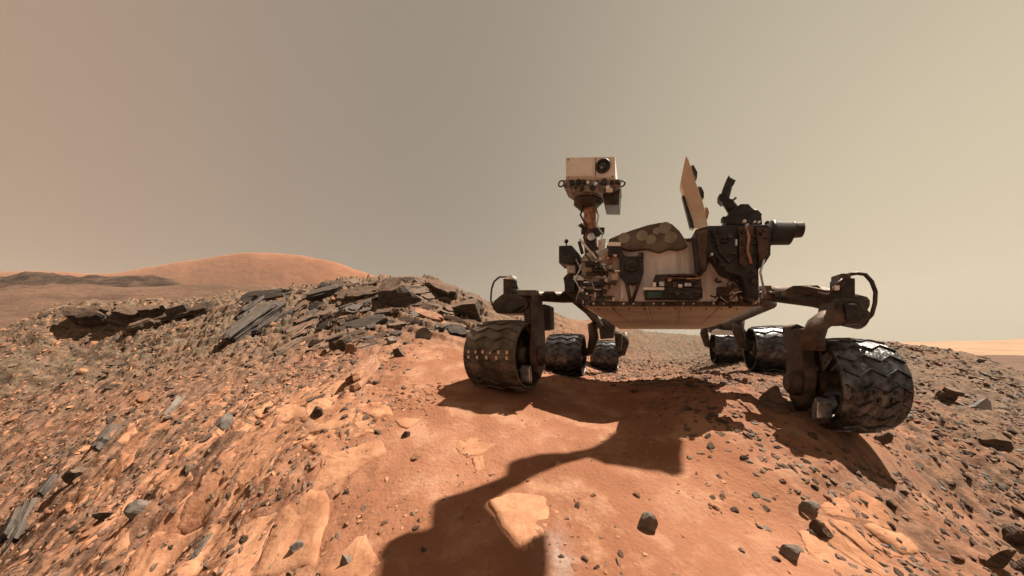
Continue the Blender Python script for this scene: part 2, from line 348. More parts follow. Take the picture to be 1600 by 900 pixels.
def far_hill(name, prof, Y, depth, base, m, relief=.35):
    xs = np.array([(p-CX)/F*Y for p, q in prof]); zs = np.array([(HY-q)/F*Y for p, q in prof])
    X, Yg = np.meshgrid(np.linspace(xs[0], xs[-1], 220), np.linspace(Y-depth, Y+depth, 90))
    top = np.interp(X[0], xs, zs); k = np.hanning(15); k /= k.sum(); top = np.convolve(np.pad(top, 7, 'edge'), k, 'valid')
    cross = 1-np.abs((Yg-Y)/depth)**1.25
    Z = base+(top[None, :]-base)*cross
    k_ = depth/60; Z = Z+np.clip(1.4-cross, 0, 1)*cross*relief*9*k_*fbm(X*.03/k_, Yg*.03/k_, 5, .6)+relief*.5*k_*fbm(X*.2/k_, Yg*.2/k_, 3)*sstep(1., .9, cross)
    tr = (Z/(3.2*k_)+.5*fbm(X*.05/k_, Yg*.05/k_, 3)); Z = Z+(1-cross**6)*(np.floor(tr)+sstep(.5, 1, tr-np.floor(tr))-tr)*1.5*k_*relief
    return link(name, grid_mesh(name, X, Yg, Z), m, kind='structure')
far_hill('mountain', [(-250, 446), (0, 424), (90, 424), (170, 429), (250, 414), (330, 402), (385, 394), (460, 396), (520, 408), (580, 429), (640, 446), (720, 470), (800, 500)], 420, 60, -5, 'mount')
M['mesa'] = mat('brown_plateau', (.043, .029, .022), (.112, .069, .047), .95, scale=.25, bump=.9, bscale=1.5, dist=.3, spec=.1, stretch=(1, 1.5, 5))
far_hill('plateau', [(-260, 440), (-100, 432), (0, 429), (60, 428), (130, 431), (180, 428), (228, 429), (262, 436), (300, 446), (335, 455), (380, 463), (440, 474)], 75, 16, -5, 'mesa', 1.)
M['hazepale'] = mat('haze_pale_hills', (0.261, 0.162, 0.097), (0.316, 0.199, 0.120), .95, scale=.1, bump=.4, bscale=.6, dist=.5, spec=.1)  # pale tone of distance haze is put into the hills' colour
far_hill('hills', [(1150, 552), (1350, 545), (1440, 540), (1480, 538), (1530, 534), (1565, 531), (1600, 534), (1660, 529), (1760, 532), (1900, 540), (2100, 552)], 140, 119, -5.5, 'hazepale', .12)
hz = MB().box((0, 245, 54), (1560, 990, 124)).build('haze', None, kind='stuff')
hm = bpy.data.materials.new('haze'); hm.use_nodes = True; hn = hm.node_tree.nodes; hn.remove(hn['Principled BSDF'])
pv = hn.new('ShaderNodeVolumePrincipled'); pv.inputs['Density'].default_value = .0003; pv.inputs['Color'].default_value = (.95, .85, .74, 1)
hm.node_tree.links.new(pv.outputs[0], hn['Material Output'].inputs['Volume']); hz.data.materials.append(hm)

def inpoly(px, py, poly):
    c = False
    for (x1, y1), (x2, y2) in zip(poly, poly[1:]+poly[:1]):
        if (y1 > py) != (y2 > py) and px < (x2-x1)*(py-y1)/(y2-y1)+x1: c = not c
    return c
# ------------------------------------------------------------------ rocks
def outline(n, rnd, jag=.28): 
    return [1+rnd.uniform(-jag, jag) for _ in range(n)]
def layered_rock(name, L_, W_, H_, layers, seed, taper=.35):
    """a stack of broken beds, x is the long side, each bed with its own ragged outline"""
    rnd = random.Random(seed); bm = bmesh.new(); n = 15; base = outline(n, rnd, .22); z = 0; cuts = sorted([0, 1]+[rnd.uniform(.1, .9) for _ in range(layers-1)])
    prev = None; first = None
    for i in range(layers):
        z0, z1 = cuts[i]*H_, cuts[i+1]*H_
        sc = 1-taper*(i/max(1, layers-1))+rnd.uniform(-.13, .13); ox, oy = rnd.uniform(-.1, .1)*L_, rnd.uniform(-.1, .1)*W_
        rr = [b*sc*(1+rnd.uniform(-.09, .09)) for b in base]
        for zz, k in ((z0, 1.0), (z0+.35*(z1-z0), 1.04), (z1, .97)):
            ring = []
            for j in range(n):
                a = 2*math.pi*j/n; ca, sa = math.cos(a), math.sin(a); e = 1/max(abs(ca), abs(sa))**.55
                ring.append(bm.verts.new((ox+ca*e*rr[j]*k*L_/2+rnd.uniform(-.012, .012)*L_, oy+sa*e*rr[j]*k*W_/2+rnd.uniform(-.012, .012)*L_, zz+rnd.uniform(-.06, .06)*H_/layers)))
            if prev:
                for j in range(n): bm.faces.new((prev[j], prev[(j+1) % n], ring[(j+1) % n], ring[j]))
            else: bm.faces.new(ring[::-1])
            prev = ring
    c = bm.verts.new((sum(v.co.x for v in prev)/n, sum(v.co.y for v in prev)/n, H_*1.03))
    for j in range(n): bm.faces.new((prev[j], prev[(j+1) % n], c))
    me = bpy.data.meshes.new(name); bm.to_mesh(me); bm.free(); return me
def chip_verts(seed, sub=2, cuts=9):
    rnd = random.Random(seed); bm = bmesh.new(); bmesh.ops.create_icosphere(bm, subdivisions=sub, radius=1)
    pl = [(Vector((rnd.gauss(0, 1), rnd.gauss(0, 1), rnd.gauss(0, 1))).normalized(), rnd.uniform(.42, .8)) for _ in range(cuts)]
    for v in bm.verts:
        for nrm, d in pl:
            k = v.co.dot(nrm)
            if k > d: v.co -= nrm*(k-d)
        v.co *= 1+.09*mnoise.noise(v.co*2.3+Vector((seed, 0, 0)))
    return bm
def angular_rock(name, L_, W_, H_, seed, sub=3):
    bm = chip_verts(seed, sub, 11)
    bmesh.ops.transform(bm, matrix=Matrix.Diagonal((L_/1.4, W_/1.4, H_/1.4, 1)), verts=bm.verts)
    me = bpy.data.meshes.new(name); bm.to_mesh(me); bm.free(); return me
def settle(o, p, yaw, tilt=0, roll=0, sink=0.0):
    n = normal(p.x, p.y); q = Vector((0, 0, 1)).rotation_difference(n)
    o.rotation_mode = 'QUATERNION'
    o.rotation_quaternion = q @ (Matrix.Rotation(yaw, 3, 'Z') @ Matrix.Rotation(tilt, 3, 'Y') @ Matrix.Rotation(roll, 3, 'X')).to_quaternion()
    o.location = p+n*sink
def rock(px, py, wpx, hpx, label, style='chip', m='rock', ang=0., tilt=0., roll=0., seed=None, deep=.8, name='rock', cat='rock', layers=5, group=None):
    """a rock whose base stands at the picture point; wpx, hpx: seen width and height; ang: turn about the vertical (0 = across the view)"""
    p = ground_at(px, py); k = p.y/F; seed = seed if seed is not None else int(px*7+py*3)
    W_, H_ = wpx*k, hpx*k
    if style == 'chip': me = angular_rock(name, W_*.82, W_*deep*.82, H_*1.5, seed); sink = .1*H_
    else: me = layered_rock(name, W_*.9, W_*deep*.9, H_*1.25, layers, seed); sink = -.22*H_
    o = link(name, me, m, label=label, category=cat)
    if group: o['group'] = group
    settle(o, p, ang, tilt, roll, sink); return o
def slab_between(a, b, wpx, tpx, label, m='shale', seed=1, layers=5, lean=.5, lift=0, group=None, taper=.3):
    """a bundle of beds whose long side runs from picture point a to b"""
    A, B = ground_at(*a), ground_at(*b); k = (A.y+B.y)/2/F; ax = (B-A); Ln = ax.length; ax.normalize()
    up = (normal((A.x+B.x)/2, (A.y+B.y)/2)+Vector((-.25*lean, -lean, 0))).normalized(); z = (up-ax*up.dot(ax)).normalized(); y = z.cross(ax)
    o = link('rock', layered_rock('rock', Ln*.95, wpx*k, tpx*k, layers, seed, taper), m, label=label, category='rock')
    if group: o['group'] = group
    o.matrix_world = Matrix.Translation((A+B)/2-z*tpx*k*.42+Vector((0, 0, lift*k))) @ Matrix((ax, y, z)).transposed().to_4x4(); return o
# single rocks that the photograph lets one point to
slab_between((350, 544), (440, 480), 26, 22, 'long black slanting slab of layered rock jutting from the left slope', 'blackrock', 11, 9, 1.1, 4)
slab_between((364, 508), (436, 462), 20, 16, 'black slab lying against the upper side of the long black slab', 'blackrock', 41, 7, 1., 3)
slab_between((392, 528), (462, 484), 16, 10, 'thin black slab below the long black slab', 'blackrock', 42, 5, 1., 1)
slab_between((378, 474), (456, 462), 22, 14, 'jagged black ledge capping the slope above the black slabs', 'blackrock', 43, 6, .9, 3)
slab_between((553, 608), (581, 574), 24, 22, 'leaning pink sandstone block with a dark broken face in mid slope', 'pinkrock', 51, 3, 1.0, 9, None, .15)
rock(625, 470, 74, 46, 'big rounded grey boulder topping the rocky crest', 'chip', 'shale', deep=.8, seed=5)
slab_between((664, 448), (716, 476), 30, 22, 'brown blocky bed right of the grey boulder on the crest', 'rock', 12, 4, .5, 4)
slab_between((636, 486), (706, 512), 26, 14, 'pale brown slanting ledge below the crest boulders', 'pinkrock', 13, 4, .6)
slab_between((520, 474), (600, 458), 26, 13, 'grey stepped ledge left of the grey boulder', 'shale', 14, 4, .6)
slab_between((478, 468), (534, 452), 24, 14, 'broken dark ledge at the left end of the rocky crest', 'blackrock', 15, 4, .6)
slab_between((530, 520), (606, 500), 22, 12, 'low black ledge in the middle of the rocky slope', 'blackrock', 16, 4, .7)
slab_between((424, 560), (474, 530), 18, 10, 'narrow grey ledge running up the slope right of the long black slab', 'shale', 17, 3, .7)
rock(728, 490, 66, 34, 'smooth dark slanted rock at the right end of the crest, beside the cable loop', 'chip', 'shale', ang=rad(-25), tilt=rad(12), deep=.7, seed=9)
rock(535, 545, 40, 22, 'dark fractured rock beside a small pale block', 'lay', 'shale', ang=rad(35), deep=.6)
rock(548, 549, 22, 12, 'small pale yellowish block against the dark fractured rock', 'chip', 'pinkrock')
rock(625, 556, 20, 16, 'dark stone lying on red sand below the crest', 'chip', 'rock')
rock(611, 536, 18, 12, 'light topped stone just above the dark stone on sand', 'chip', 'greyrock')
rock(664, 528, 26, 16, 'greenish grey stone nearest to the left front wheel', 'chip', 'greyrock', seed=3)
slab_between((252, 664), (282, 626), 22, 9, 'long pale grey slab lying alone in the middle of the left slope', 'greyrock', 21, 3, 1.2, 3)
slab_between((148, 712), (180, 668), 20, 14, 'dark split slab low on the left slope, above the black wedge', 'blackrock', 22, 4, 1.0, 3)
slab_between((4, 872), (44, 790), 34, 18, 'large dark slab cut off by the bottom left corner', 'blackrock', 23, 5, 1.0, 4)
rock(116, 748, 32, 18, 'black wedge shaped stone below the dark split slab', 'chip', 'shale', ang=rad(30))
slab_between((60, 780), (88, 744), 12, 8, 'leaning dark sliver between wedge and corner slab', 'blackrock', 24, 3, 1.0, 2)
rock(217, 798, 26, 26, 'grey stone with a dark underside on pale slabs', 'chip', 'greyrock', ang=rad(40))
rock(166, 808, 22, 18, 'small black stone left of the grey stone', 'chip', 'shale')
rock(348, 664, 30, 16, 'grey rounded stone on the slope right of the pale grey slab', 'chip', 'greyrock')
rock(293, 736, 22, 10, 'thin black stone lying on pale pink bedrock', 'chip', 'shale')
slab_between((296, 880), (326, 838), 12, 6, 'narrow black sliver lying in a bedrock crack at the bottom', 'blackrock', 25, 3, .8, 1)
rock(464, 862, 26, 18, 'small grey cube like stone at the bottom left of centre', 'chip', 'greyrock', seed=41)
rock(541, 882, 20, 18, 'dark grey stone nearest the bottom edge left of the shadow', 'chip', 'greyrock', seed=42)
rock(634, 682, 14, 11, 'dark pebble alone on the smooth red sand', 'chip', 'rock')
rock(650, 717, 18, 7, 'flat reddish sliver lying on smooth red sand', 'chip', 'pinkrock')
rock(497, 648, 22, 14, 'brown stone among sand drifts left of the pink block', 'chip', 'rock')
rock(1014, 824, 34, 24, 'grey angular stone alone on orange sand right of the shadow', 'chip', 'greyrock', ang=rad(25), seed=15)
rock(1533, 640, 28, 18, 'white topped flat stone on the pebbly slope at the far right', 'chip', 'whiterock', ang=rad(-15), seed=23)
rock(1478, 625, 34, 18, 'brownish rock left of the white topped stone', 'lay', 'rock', ang=rad(-20), deep=.6)
rock(1583, 846, 34, 34, 'black rock at the right picture edge', 'chip', 'shale', seed=31)
rock(1590, 888, 28, 42, 'black upright rock in the bottom right corner', 'chip', 'shale', seed=32)
rock(1556, 880, 26, 28, 'dark rock left of the corner rock', 'chip', 'shale', seed=33)
rock(1372, 690, 20, 18, 'dark stone at the edge of the right wheel shadow', 'chip', 'rock', seed=34)
rock(1280, 832, 34, 18, 'dark flat stone on pale slab in the right foreground', 'chip', 'rock', ang=rad(-30), seed=35)
rock(1262, 795, 28, 14, 'grey flake above the dark flat stone', 'chip', 'greyrock', ang=rad(-30), seed=36)
rock(1236, 872, 30, 20, 'grey brown stone near the bottom edge in the right foreground', 'chip', 'greyrock', ang=rad(-25), seed=37)
rock(1210, 640, 42, 34, 'dark rough stone in the shade between the right wheels', 'chip', 'shale', seed=38)
rock(1560, 700, 34, 16, 'long dark stone on the right slope below the white topped stone', 'chip', 'rock', ang=rad(-35), deep=.5, seed=39)
# ledge at the far left edge of the slope and many slabs of the crest, alike enough to share a label
for i, (px, py, wp, hp) in enumerate([(128, 500, 42, 18), (165, 502, 46, 22), (205, 500, 50, 22), (245, 498, 48, 18), (285, 494, 52, 14), (226, 512, 40, 10), (320, 486, 40, 10)]):
    rock(px, py, wp, hp, ('leftmost dark block of the ledge along the left rim', 'second dark block from the left in the left rim ledge', 'wide dark block in the middle of the left rim ledge', 'fourth dark block from the left in the left rim ledge', 'thin dark block near the right end of the left rim ledge', 'low block lying in front of the left rim ledge', 'rightmost low block of the left rim ledge')[i], 'lay', 'shale', ang=rad(8+5*i % 13), deep=.6, seed=200+i, layers=5, group='blocks of the left rim ledge')
CR = [(455, 470), (500, 447), (560, 436), (640, 434), (700, 442), (750, 470), (772, 500), (730, 520), (690, 520), (640, 530), (590, 540), (520, 552), (470, 548), (440, 520)]
k = 0; ms = ('shale', 'blackrock', 'shale', 'rock', 'rock')
while k < 150:
    px, py = rng.uniform(440, 775), rng.uniform(434, 556)
    if not inpoly(px, py, CR): continue
    ln = rng.uniform(16, 44)*(1.2 if k < 30 else .8); sl = np.interp(px, [440, 560, 640, 775], [-.62, -.34, -.05, .42])+rng.normal(0, .12); dx = ln/2/math.hypot(1, sl)
    slab_between((px-dx, py-sl*dx), (px+dx, py+sl*dx), rng.uniform(8, 18), rng.uniform(4, 9), 'broken rock slab scattered over the rocky crest', ms[k % 5], 300+k, int(rng.integers(2, 5)), rng.uniform(.3, 1.5), 0, 'slabs of the rocky crest', .2); k += 1

# plates of bedrock, pieces of the ground itself
def bed_slab(pts, seed=0, rise=.006):
    rnd = random.Random(seed); n = len(pts); fine = []; c = Vector((sum(p[0] for p in pts)/n, sum(p[1] for p in pts)/n))
    for i in range(n):                                            # broken, slightly wavy sides
        p, q = pts[i], pts[(i+1) % n]; ln = math.hypot(q[0]-p[0], q[1]-p[1])
        for k in range(6):
            f = k/6; w_ = rnd.uniform(-.035, .035)*ln; fine.append((p[0]+(q[0]-p[0])*f+w_, p[1]+(q[1]-p[1])*f-w_*.6))
    fx = np.array([p[0] for p in fine]); fy = np.array([p[1] for p in fine]); bm = bmesh.new(); rings = []; tilt = rnd.gauss(0, .03), rnd.gauss(0, .03)
    for k, dz in ((1.06, -.03), (1.0, rise*.2), (.95, rise*.9), (.6, rise*1.1), (.25, rise*1.15)):
        X, Y = c.x+(fx-c.x)*k, c.y+(fy-c.y)*k; H = height(X, Y)*.75+(height(X+.03, Y)+height(X-.03, Y)+height(X, Y+.03)+height(X, Y-.03))*.0625
        rings.append([bm.verts.new((X[i], Y[i], H[i]+dz+rnd.uniform(-.0022, .0022)+tilt[0]*(X[i]-c.x)+tilt[1]*(Y[i]-c.y))) for i in range(len(fine))])
    m_ = len(fine)
    for r0, r1 in zip(rings, rings[1:]):
        for j in range(m_): bm.faces.new((r0[j], r0[(j+1) % m_], r1[(j+1) % m_], r1[j]))
    cv = bm.verts.new((c.x, c.y, sum(v.co.z for v in rings[-1])/m_))
    for j in range(m_): bm.faces.new((rings[-1][j], rings[-1][(j+1) % m_], cv))
    bmesh.ops.recalc_face_normals(bm, faces=bm.faces)
    me = bpy.data.meshes.new('rock_slab'); bm.to_mesh(me); bm.free()
    me.polygons.foreach_set('use_smooth', [True]*len(me.polygons))
    return link('rock_slab', me, 'slab', ground)
def pavement(xr, yr, size, keep, shear, seed, st=1.):
    r = np.random.default_rng(seed); n = int((xr[1]-xr[0])*(yr[1]-yr[0])/size**2)
    P2 = np.c_[r.uniform(*xr, n), r.uniform(*yr, n)]; Q = P2.copy(); Q[:, 0] = (P2[:, 0]+shear*P2[:, 1])*st      # long cells along the strike
    for i in range(n):
        if not keep(P2[i, 0], P2[i, 1]) or r.uniform() < .12: continue
        poly = [Q[i]+np.array(d)*size*1.5 for d in ((-1, -1), (1, -1), (1, 1), (-1, 1))]
        for j in np.argsort(((Q-Q[i])**2).sum(1))[1:16]:
            nrm = Q[j]-Q[i]; dl = np.hypot(*nrm); nrm = nrm/dl; lim = dl/2-r.uniform(.004, .012); out = []
            for a, b in zip(poly, poly[1:]+poly[:1]):
                da, db = (a-Q[i])@nrm-lim, (b-Q[i])@nrm-lim
                if da <= 0: out.append(a)
                if da*db < 0: out.append(a+(b-a)*da/(da-db))
            poly = out
            if len(poly) < 3: break
        if len(poly) < 3: continue
        W2 = [(q[0]/st-shear*q[1], q[1]) for q in poly]
        bed_slab(W2, 500+i, float(r.choice([.002, .004, .006, .011], p=[.3, .35, .25, .1])))
def seen(x, y):
    z = height(np.array(x), np.array(y)).item(); return CX+F*x/y, HY-F*z/y
LP = [(200, 660), (330, 620), (470, 615), (560, 590), (600, 640), (560, 720), (480, 800), (450, 905), (60, 905), (130, 780)]
pavement((-1.35, -.25), (.85, 3.0), .19, lambda x, y: inpoly(*seen(x, y), LP) and fbm(np.array(x*1.6), np.array(y*1.2), 2) > -.25, .1, 5)
pavement((-3.6, -1.35), (.85, 3.2), .19, lambda x, y: inpoly(*seen(x, y), LP) and fbm(np.array(x*1.6), np.array(y*1.2), 2) > -.2, .22, 3, 1.5)
RP = [(1295, 745), (1350, 760), (1390, 860), (1330, 905), (1290, 860)]; RQ = [(1080, 790), (1180, 760), (1240, 800), (1200, 905), (1060, 905)]
pavement((.3, 2.2), (.8, 1.9), .13, lambda x, y: inpoly(*seen(x, y), RP), -.25, 4)

CPAT = [(560, 640), (700, 660), (780, 700), (700, 760), (620, 830), (600, 905), (520, 905), (560, 760)]; CRIGHT = [(880, 770), (1000, 740), (1120, 720), (1250, 760), (1230, 830), (1050, 905), (900, 905), (870, 840)]
pavement((-.9, 1.3), (.75, 2.2), .17, lambda x, y: fbm(np.array(x*2.6+4), np.array(y*2.6), 2) > (.02 if inpoly(*seen(x, y), CPAT) else .16 if inpoly(*seen(x, y), CRIGHT) else 9), .05, 8)
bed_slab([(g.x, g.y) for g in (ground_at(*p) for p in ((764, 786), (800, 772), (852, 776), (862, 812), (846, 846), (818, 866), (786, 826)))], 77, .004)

# loose stones: the ones that show largest are objects, the rest is gravel
VAR = []
for v in range(16):
    bm = chip_verts(900+v, 2 if v < 10 else 1, 9); bm.verts.ensure_lookup_table(); VAR.append(bm)
def var_mesh(v, name):
    me = bpy.data.meshes.new(name); VAR[v].to_mesh(me); return me
def scatter(n, xr, yr, dens, smin, smax, power=2.4):
    out = []
    while len(out) < n:
        x = rng.uniform(*xr, 4000); y = rng.uniform(*yr, 4000); k = rng.uniform(0, 1, 4000) < dens(x, y)
        s = smin*(1-rng.uniform(0, 1, 4000)*(1-(smin/smax)**power))**(-1/power)
        out += list(zip(x[k], y[k], s[k]))
    return out[:n]
def vis(x, y): return (np.abs(x) < 1.62*y+.15) & (y > .55)
hubc = [(h.x, h.y) for h in HUBS.values()]
def clear(x, y): return np.min([np.hypot(x-a, y-b) for a, b in hubc], axis=0) > .2
dens_l = lambda x, y: vis(x, y)*clear(x, y)*sstep(-.3, -1.3, x+.25*(y-1.5))*(.3+.7*sstep(-.2, .3, fbm(x*1.3, y*1.3+3, 2)))
dens_r = lambda x, y: vis(x, y)*clear(x, y)*np.maximum(sstep(.55, 1.5, x-.05*y), .5*sstep(2.5, 4, y)*(x > .3))*(.25+.75*sstep(-.3, .25, fbm(x*1.6+30, y*1.6, 2)))
dens_c = lambda x, y: vis(x, y)*clear(x, y)*(.1+sstep(.1, .45, fbm(x*2.1+11, y*2.1, 2)))*(np.abs(x) < 1.1)
def lay_stones(pts, nbig, label, group, cols, name, aspect, gname, cap=.019):
    H = height(np.array([p[0] for p in pts]), np.array([p[1] for p in pts]))
    sc = [(min(p[2]/p[1], cap)+p[2]*.02, i) for i, p in enumerate(pts)]; sc.sort(reverse=True)
    big = {i for _, i in sc[:nbig]}; V = []; Fc = []; nv = 0; mesh_cache = {}
    for i, (x, y, s) in enumerate(pts):
        a = aspect*rng.uniform(.6, 1.3); fl = rng.uniform(.45, .95); v = int(rng.integers(0, 10)); s = min(s, cap*y)
        yaw = math.pi/2+rng.normal(0, .35)+(.15 if x < 0 else -.22); nrm = normal(x, y)
        rot = Vector((0, 0, 1)).rotation_difference(nrm).to_matrix() @ Matrix.Rotation(yaw, 3, 'Z') @ Matrix.Rotation(rng.normal(0, .3), 3, 'X') @ Matrix.Rotation(rng.normal(0, .2), 3, 'Y')
        loc = Vector((x, y, H[i]-.1*s*fl)); dims = (s*a*.72, s*.72, s*fl*.75)
        if i in big:
            col = cols[int(rng.integers(0, len(cols)))]
            if (v, col) not in mesh_cache: mesh_cache[v, col] = var_mesh(v, name); mesh_cache[v, col].materials.append(M[col])
            o = bpy.data.objects.new(name, mesh_cache[v, col]); COL.objects.link(o)
            o.matrix_world = Matrix.Translation(loc) @ rot.to_4x4() @ Matrix.Diagonal((*dims, 1))
            o['label'] = label; o['category'] = 'stone'; o['group'] = group
        else:
            bm = VAR[10+v % 6]; mm = np.array(rot @ Matrix.Diagonal(dims))
            co = np.array([q.co for q in bm.verts]) @ mm.T+np.array(loc); V.append(co)
            Fc.append(np.array([[q.index for q in f.verts] for f in bm.faces])+nv); nv += len(co)
    V = np.concatenate(V); Fc = np.concatenate(Fc)
    me = bpy.data.meshes.new(gname); me.from_pydata(V.tolist(), [], Fc.tolist())
    for c in cols: me.materials.append(M[c])
    blk = 80 if len(Fc) else 1
    me.polygons.foreach_set('material_index', np.repeat(rng.integers(0, len(cols), len(Fc)//blk+1), blk)[:len(Fc)].astype(np.int32))
    link(gname, me, None, kind='stuff')
lay_stones(scatter(13000, (-8, .2), (.6, 6.2), dens_l, .013, .075, 2.1), 290, 'loose rock chip on the streaked left slope', 'rock chips on the left slope', ['rock', 'pinkrock', 'rock', 'shale', 'slab'], 'rock_chip', 1.9, 'slope_gravel', .017)
lay_stones(scatter(19000, (.3, 7.5), (.6, 6.5), dens_r, .015, .06, 1.8), 290, 'loose dark stone on the pebbly right slope', 'stones on the right slope', ['rock', 'shale', 'rock', 'rock', 'pinkrock', 'shale', 'greyrock'], 'loose_stone', 1.35, 'pebble_gravel')
lay_stones(scatter(900, (-1.4, 1.3), (.6, 4), dens_c, .008, .03, 2.4), 60, 'small pale stone on the red sand between the two slopes', 'small stones on the red sand', ['pinkrock', 'slab', 'slab', 'rock'], 'small_stone', 1.2, 'sand_gravel')
pc = ground_at(640, 625)
lay_stones(scatter(260, (pc.x-.32, pc.x+.34), (pc.y-.3, pc.y+.36), lambda x, y: np.exp(-(((x-pc.x)/.17)**2+((y-pc.y)/.2)**2)), .01, .04, 2.2), 90, 'pale crumb of broken rock on sand left of the front wheel', 'pale crumbs left of the front wheel', ['slab', 'slab', 'pinkrock'], 'rock_crumb', 1.2, 'crumb_gravel')

# ------------------------------------------------------------------ the rover
YAW = -.36
base = (HUBS['FL']+HUBS['FR'])/2-Vector((0, 0, WR))
rover = link('rover', None, None, label='dusty six wheeled planetary rover with a camera mast standing on the red rocky knoll', category='rover')
rover.location = base; rover.rotation_euler = (0, 0, YAW)
MW = Matrix.Translation(base) @ Matrix.Rotation(YAW, 4, 'Z'); MI = MW.inverted(); O_ = MI @ Vector((0, 0, 0)); R_ = MI.to_3x3()
def P(px, py, b):
    """the point of the rover's frame on the cross plane b (metres behind the front axle) that shows at the measured pixel"""
    d = R_ @ Vector(((px-CX)/F, 1, (HY-py)/F)); return O_+d*((b-O_.y)/d.y)
def px_m(b, px=1050): return (P(px+1, 480, b)-P(px, 480, b)).length
def plate(name, pts, b, depth, m, parent=rover, bev=.004, **k):
    f = [P(x, y, b) for x, y in pts]; bk = [p+Vector((0, depth, 0)) for p in f]
    return MB().prism(f, bk, bev).build(name, m, parent, **k)
def rect(x0, y0, x1, y1): return [(x0, y0), (x1, y0), (x1, y1), (x0, y1)]
def pipe(name, pts, r, m, parent=rover, n=10):
    return MB().tube([P(*p) for p in pts], r, n).build(name, m, parent, True)
def knob(name, px, py, b, rpx, length, m, parent=rover, n=20, r2=None):
    r = rpx*px_m(b, px); p = P(px, py, b); return MB().tube([p, p-Vector((0, length, 0))], [r, r2 or r], n).build(name, m, parent)

# chassis
body = plate('chassis', [(908, 477), (906, 405), (915, 395), (950, 386), (1000, 380), (1075, 374), (1110, 372), (1184, 380), (1188, 476)], .25, 1.55, 'beige', bev=.008)
def drips(m):
    t = m.node_tree; n = t.nodes; l = t.links; p = n['Principled BSDF']; src = p.inputs['Base Color'].links[0].from_socket
    tc = n.new('ShaderNodeTexCoord'); mp = n.new('ShaderNodeMapping'); mp.inputs['Scale'].default_value = (11, 1, 1.3); l.new(tc.outputs['Object'], mp.inputs[0])
    no = n.new('ShaderNodeTexNoise'); no.inputs['Scale'].default_value = 1.6; no.inputs['Detail'].default_value = 5; l.new(mp.outputs[0], no.inputs['Vector'])
    r = n.new('ShaderNodeMapRange'); r.inputs[1].default_value = .5; r.inputs[2].default_value = .68; r.inputs[4].default_value = .75; l.new(no.outputs[0], r.inputs[0])
    mx = n.new('ShaderNodeMix'); mx.data_type = 'RGBA'; mx.inputs[7].default_value = (.26, .23, .19, 1); l.new(r.outputs[0], mx.inputs[0]); l.new(src, mx.inputs[6]); l.new(mx.outputs[2], p.inputs['Base Color'])
drips(M['beige'])
fb = [P(912, 476, .26), P(1187, 475, .26), P(1186, 482, .26), P(918, 482, .26)]
mb = MB(); q = [P(914, 477.5, .27), P(1186, 477.5, .27), P(1116, 510, .95), P(962, 510, .95)]
mb.prism(q, [q[0]+Vector((0, 1.4, .05)), q[1]+Vector((0, 1.4, .05)), q[2]+Vector((0, .75, 0)), q[3]+Vector((0, .75, 0))], .006).build('belly_pan', 'belly', rover)
plate('front_trim', rect(912, 471, 1187, 478), .235, .05, 'brown')
plate('deck_rail', [(948, 383), (1088, 371), (1110, 371), (1110, 376), (1088, 376), (948, 388)], .24, .05, 'dark')
# panel seams and fittings on the face
plate('side_panel', [(908, 470), (908, 404), (950, 392), (968, 396), (968, 470)], .235, .03, 'pinkbeige')
for x0, y0, x1, y1, m in [(915, 425, 950, 431, 'brown'), (920, 440, 962, 444, 'brown'), (912, 452, 948, 458, 'dark'), (930, 462, 960, 467, 'brown'), (946, 398, 956, 412, 'copper'), (955, 425, 966, 438, 'pinkbeige'), (936, 436, 942, 466, 'brown')]:
    plate('bracket', rect(x0, y0, x1, y1), .215, .03, m, bev=.002)
for i, (x0, y0, x1, y1, m) in enumerate([(1122, 448, 1140, 470, 'brown'), (1140, 440, 1156, 470, 'pinkbeige'), (1157, 446, 1172, 468, 'brown'), (1172, 452, 1186, 472, 'pinkbeige'), (1142, 428, 1152, 441, 'dark')]):
    plate('junction_box', rect(x0, y0, x1, y1), .2, .06, m, bev=.003)
pipe('cable', [(1118, 466, .2), (1130, 450, .18), (1146, 446, .17), (1160, 452, .17), (1176, 446, .18), (1188, 460, .2)], .006, 'brown')
pipe('cable', [(1110, 462, .2), (1128, 468, .18), (1150, 458, .17), (1168, 466, .17), (1190, 456, .2)], .005, 'dark')
rc = random.Random(4)
for k in range(46):
    if k < 26: x, y = rc.uniform(902, 966), rc.uniform(400, 474)
    else: x, y = rc.uniform(1104, 1186), rc.uniform(432, 474)
    w_, h_ = rc.choice([(3, 2), (5, 2), (2, 5), (4, 4), (7, 2), (3, 6)]); plate('fitting', rect(x, y, x+w_, y+h_), rc.uniform(.17, .21), .05, rc.choice(['silver', 'black', 'dark', 'brown', 'white', 'pinkbeige', 'black', 'copper']), bev=.001)
for k in range(18): knob('bolt', 912+k*15.6, 474.5, .234, 1.6, .006, 'silver' if k % 3 else 'black', n=8)
for k in range(34):
    x, y = (rc.uniform(900, 975), rc.uniform(392, 474)) if k < 20 else (rc.uniform(1098, 1186), rc.uniform(425, 474))
    w_, h_ = rc.choice([(2, 2), (6, 3), (2, 8), (9, 2), (4, 5)]); plate('fitting', rect(x, y, x+w_, y+h_), rc.uniform(.15, .2), .06, rc.choice(['silver', 'black', 'black', 'dark', 'brown', 'white', 'pinkbeige']), bev=.001)
for k in range(9):
    x, y = (rc.uniform(900, 930), rc.uniform(400, 450)) if k < 5 else (rc.uniform(1100, 1150), rc.uniform(440, 468))
    pipe('cable', [(x+6*i*rc.uniform(.6, 1.4), y+rc.uniform(-7, 9), .16+rc.uniform(-.01, .02)) for i in range(5)], .0045, rc.choice(['black', 'dark', 'silver', 'brown']), n=6)
for x0, x1 in ((950, 985), (1010, 1018), (1066, 1060), (1128, 1095)): pipe('pan_rib', [(x0, 479, .262), (x1, 508, .92)], .007, 'belly', n=8)
for k in range(10): knob('bolt', 935+k*24, 483, .35, 1.3, .006, 'dark', n=8)
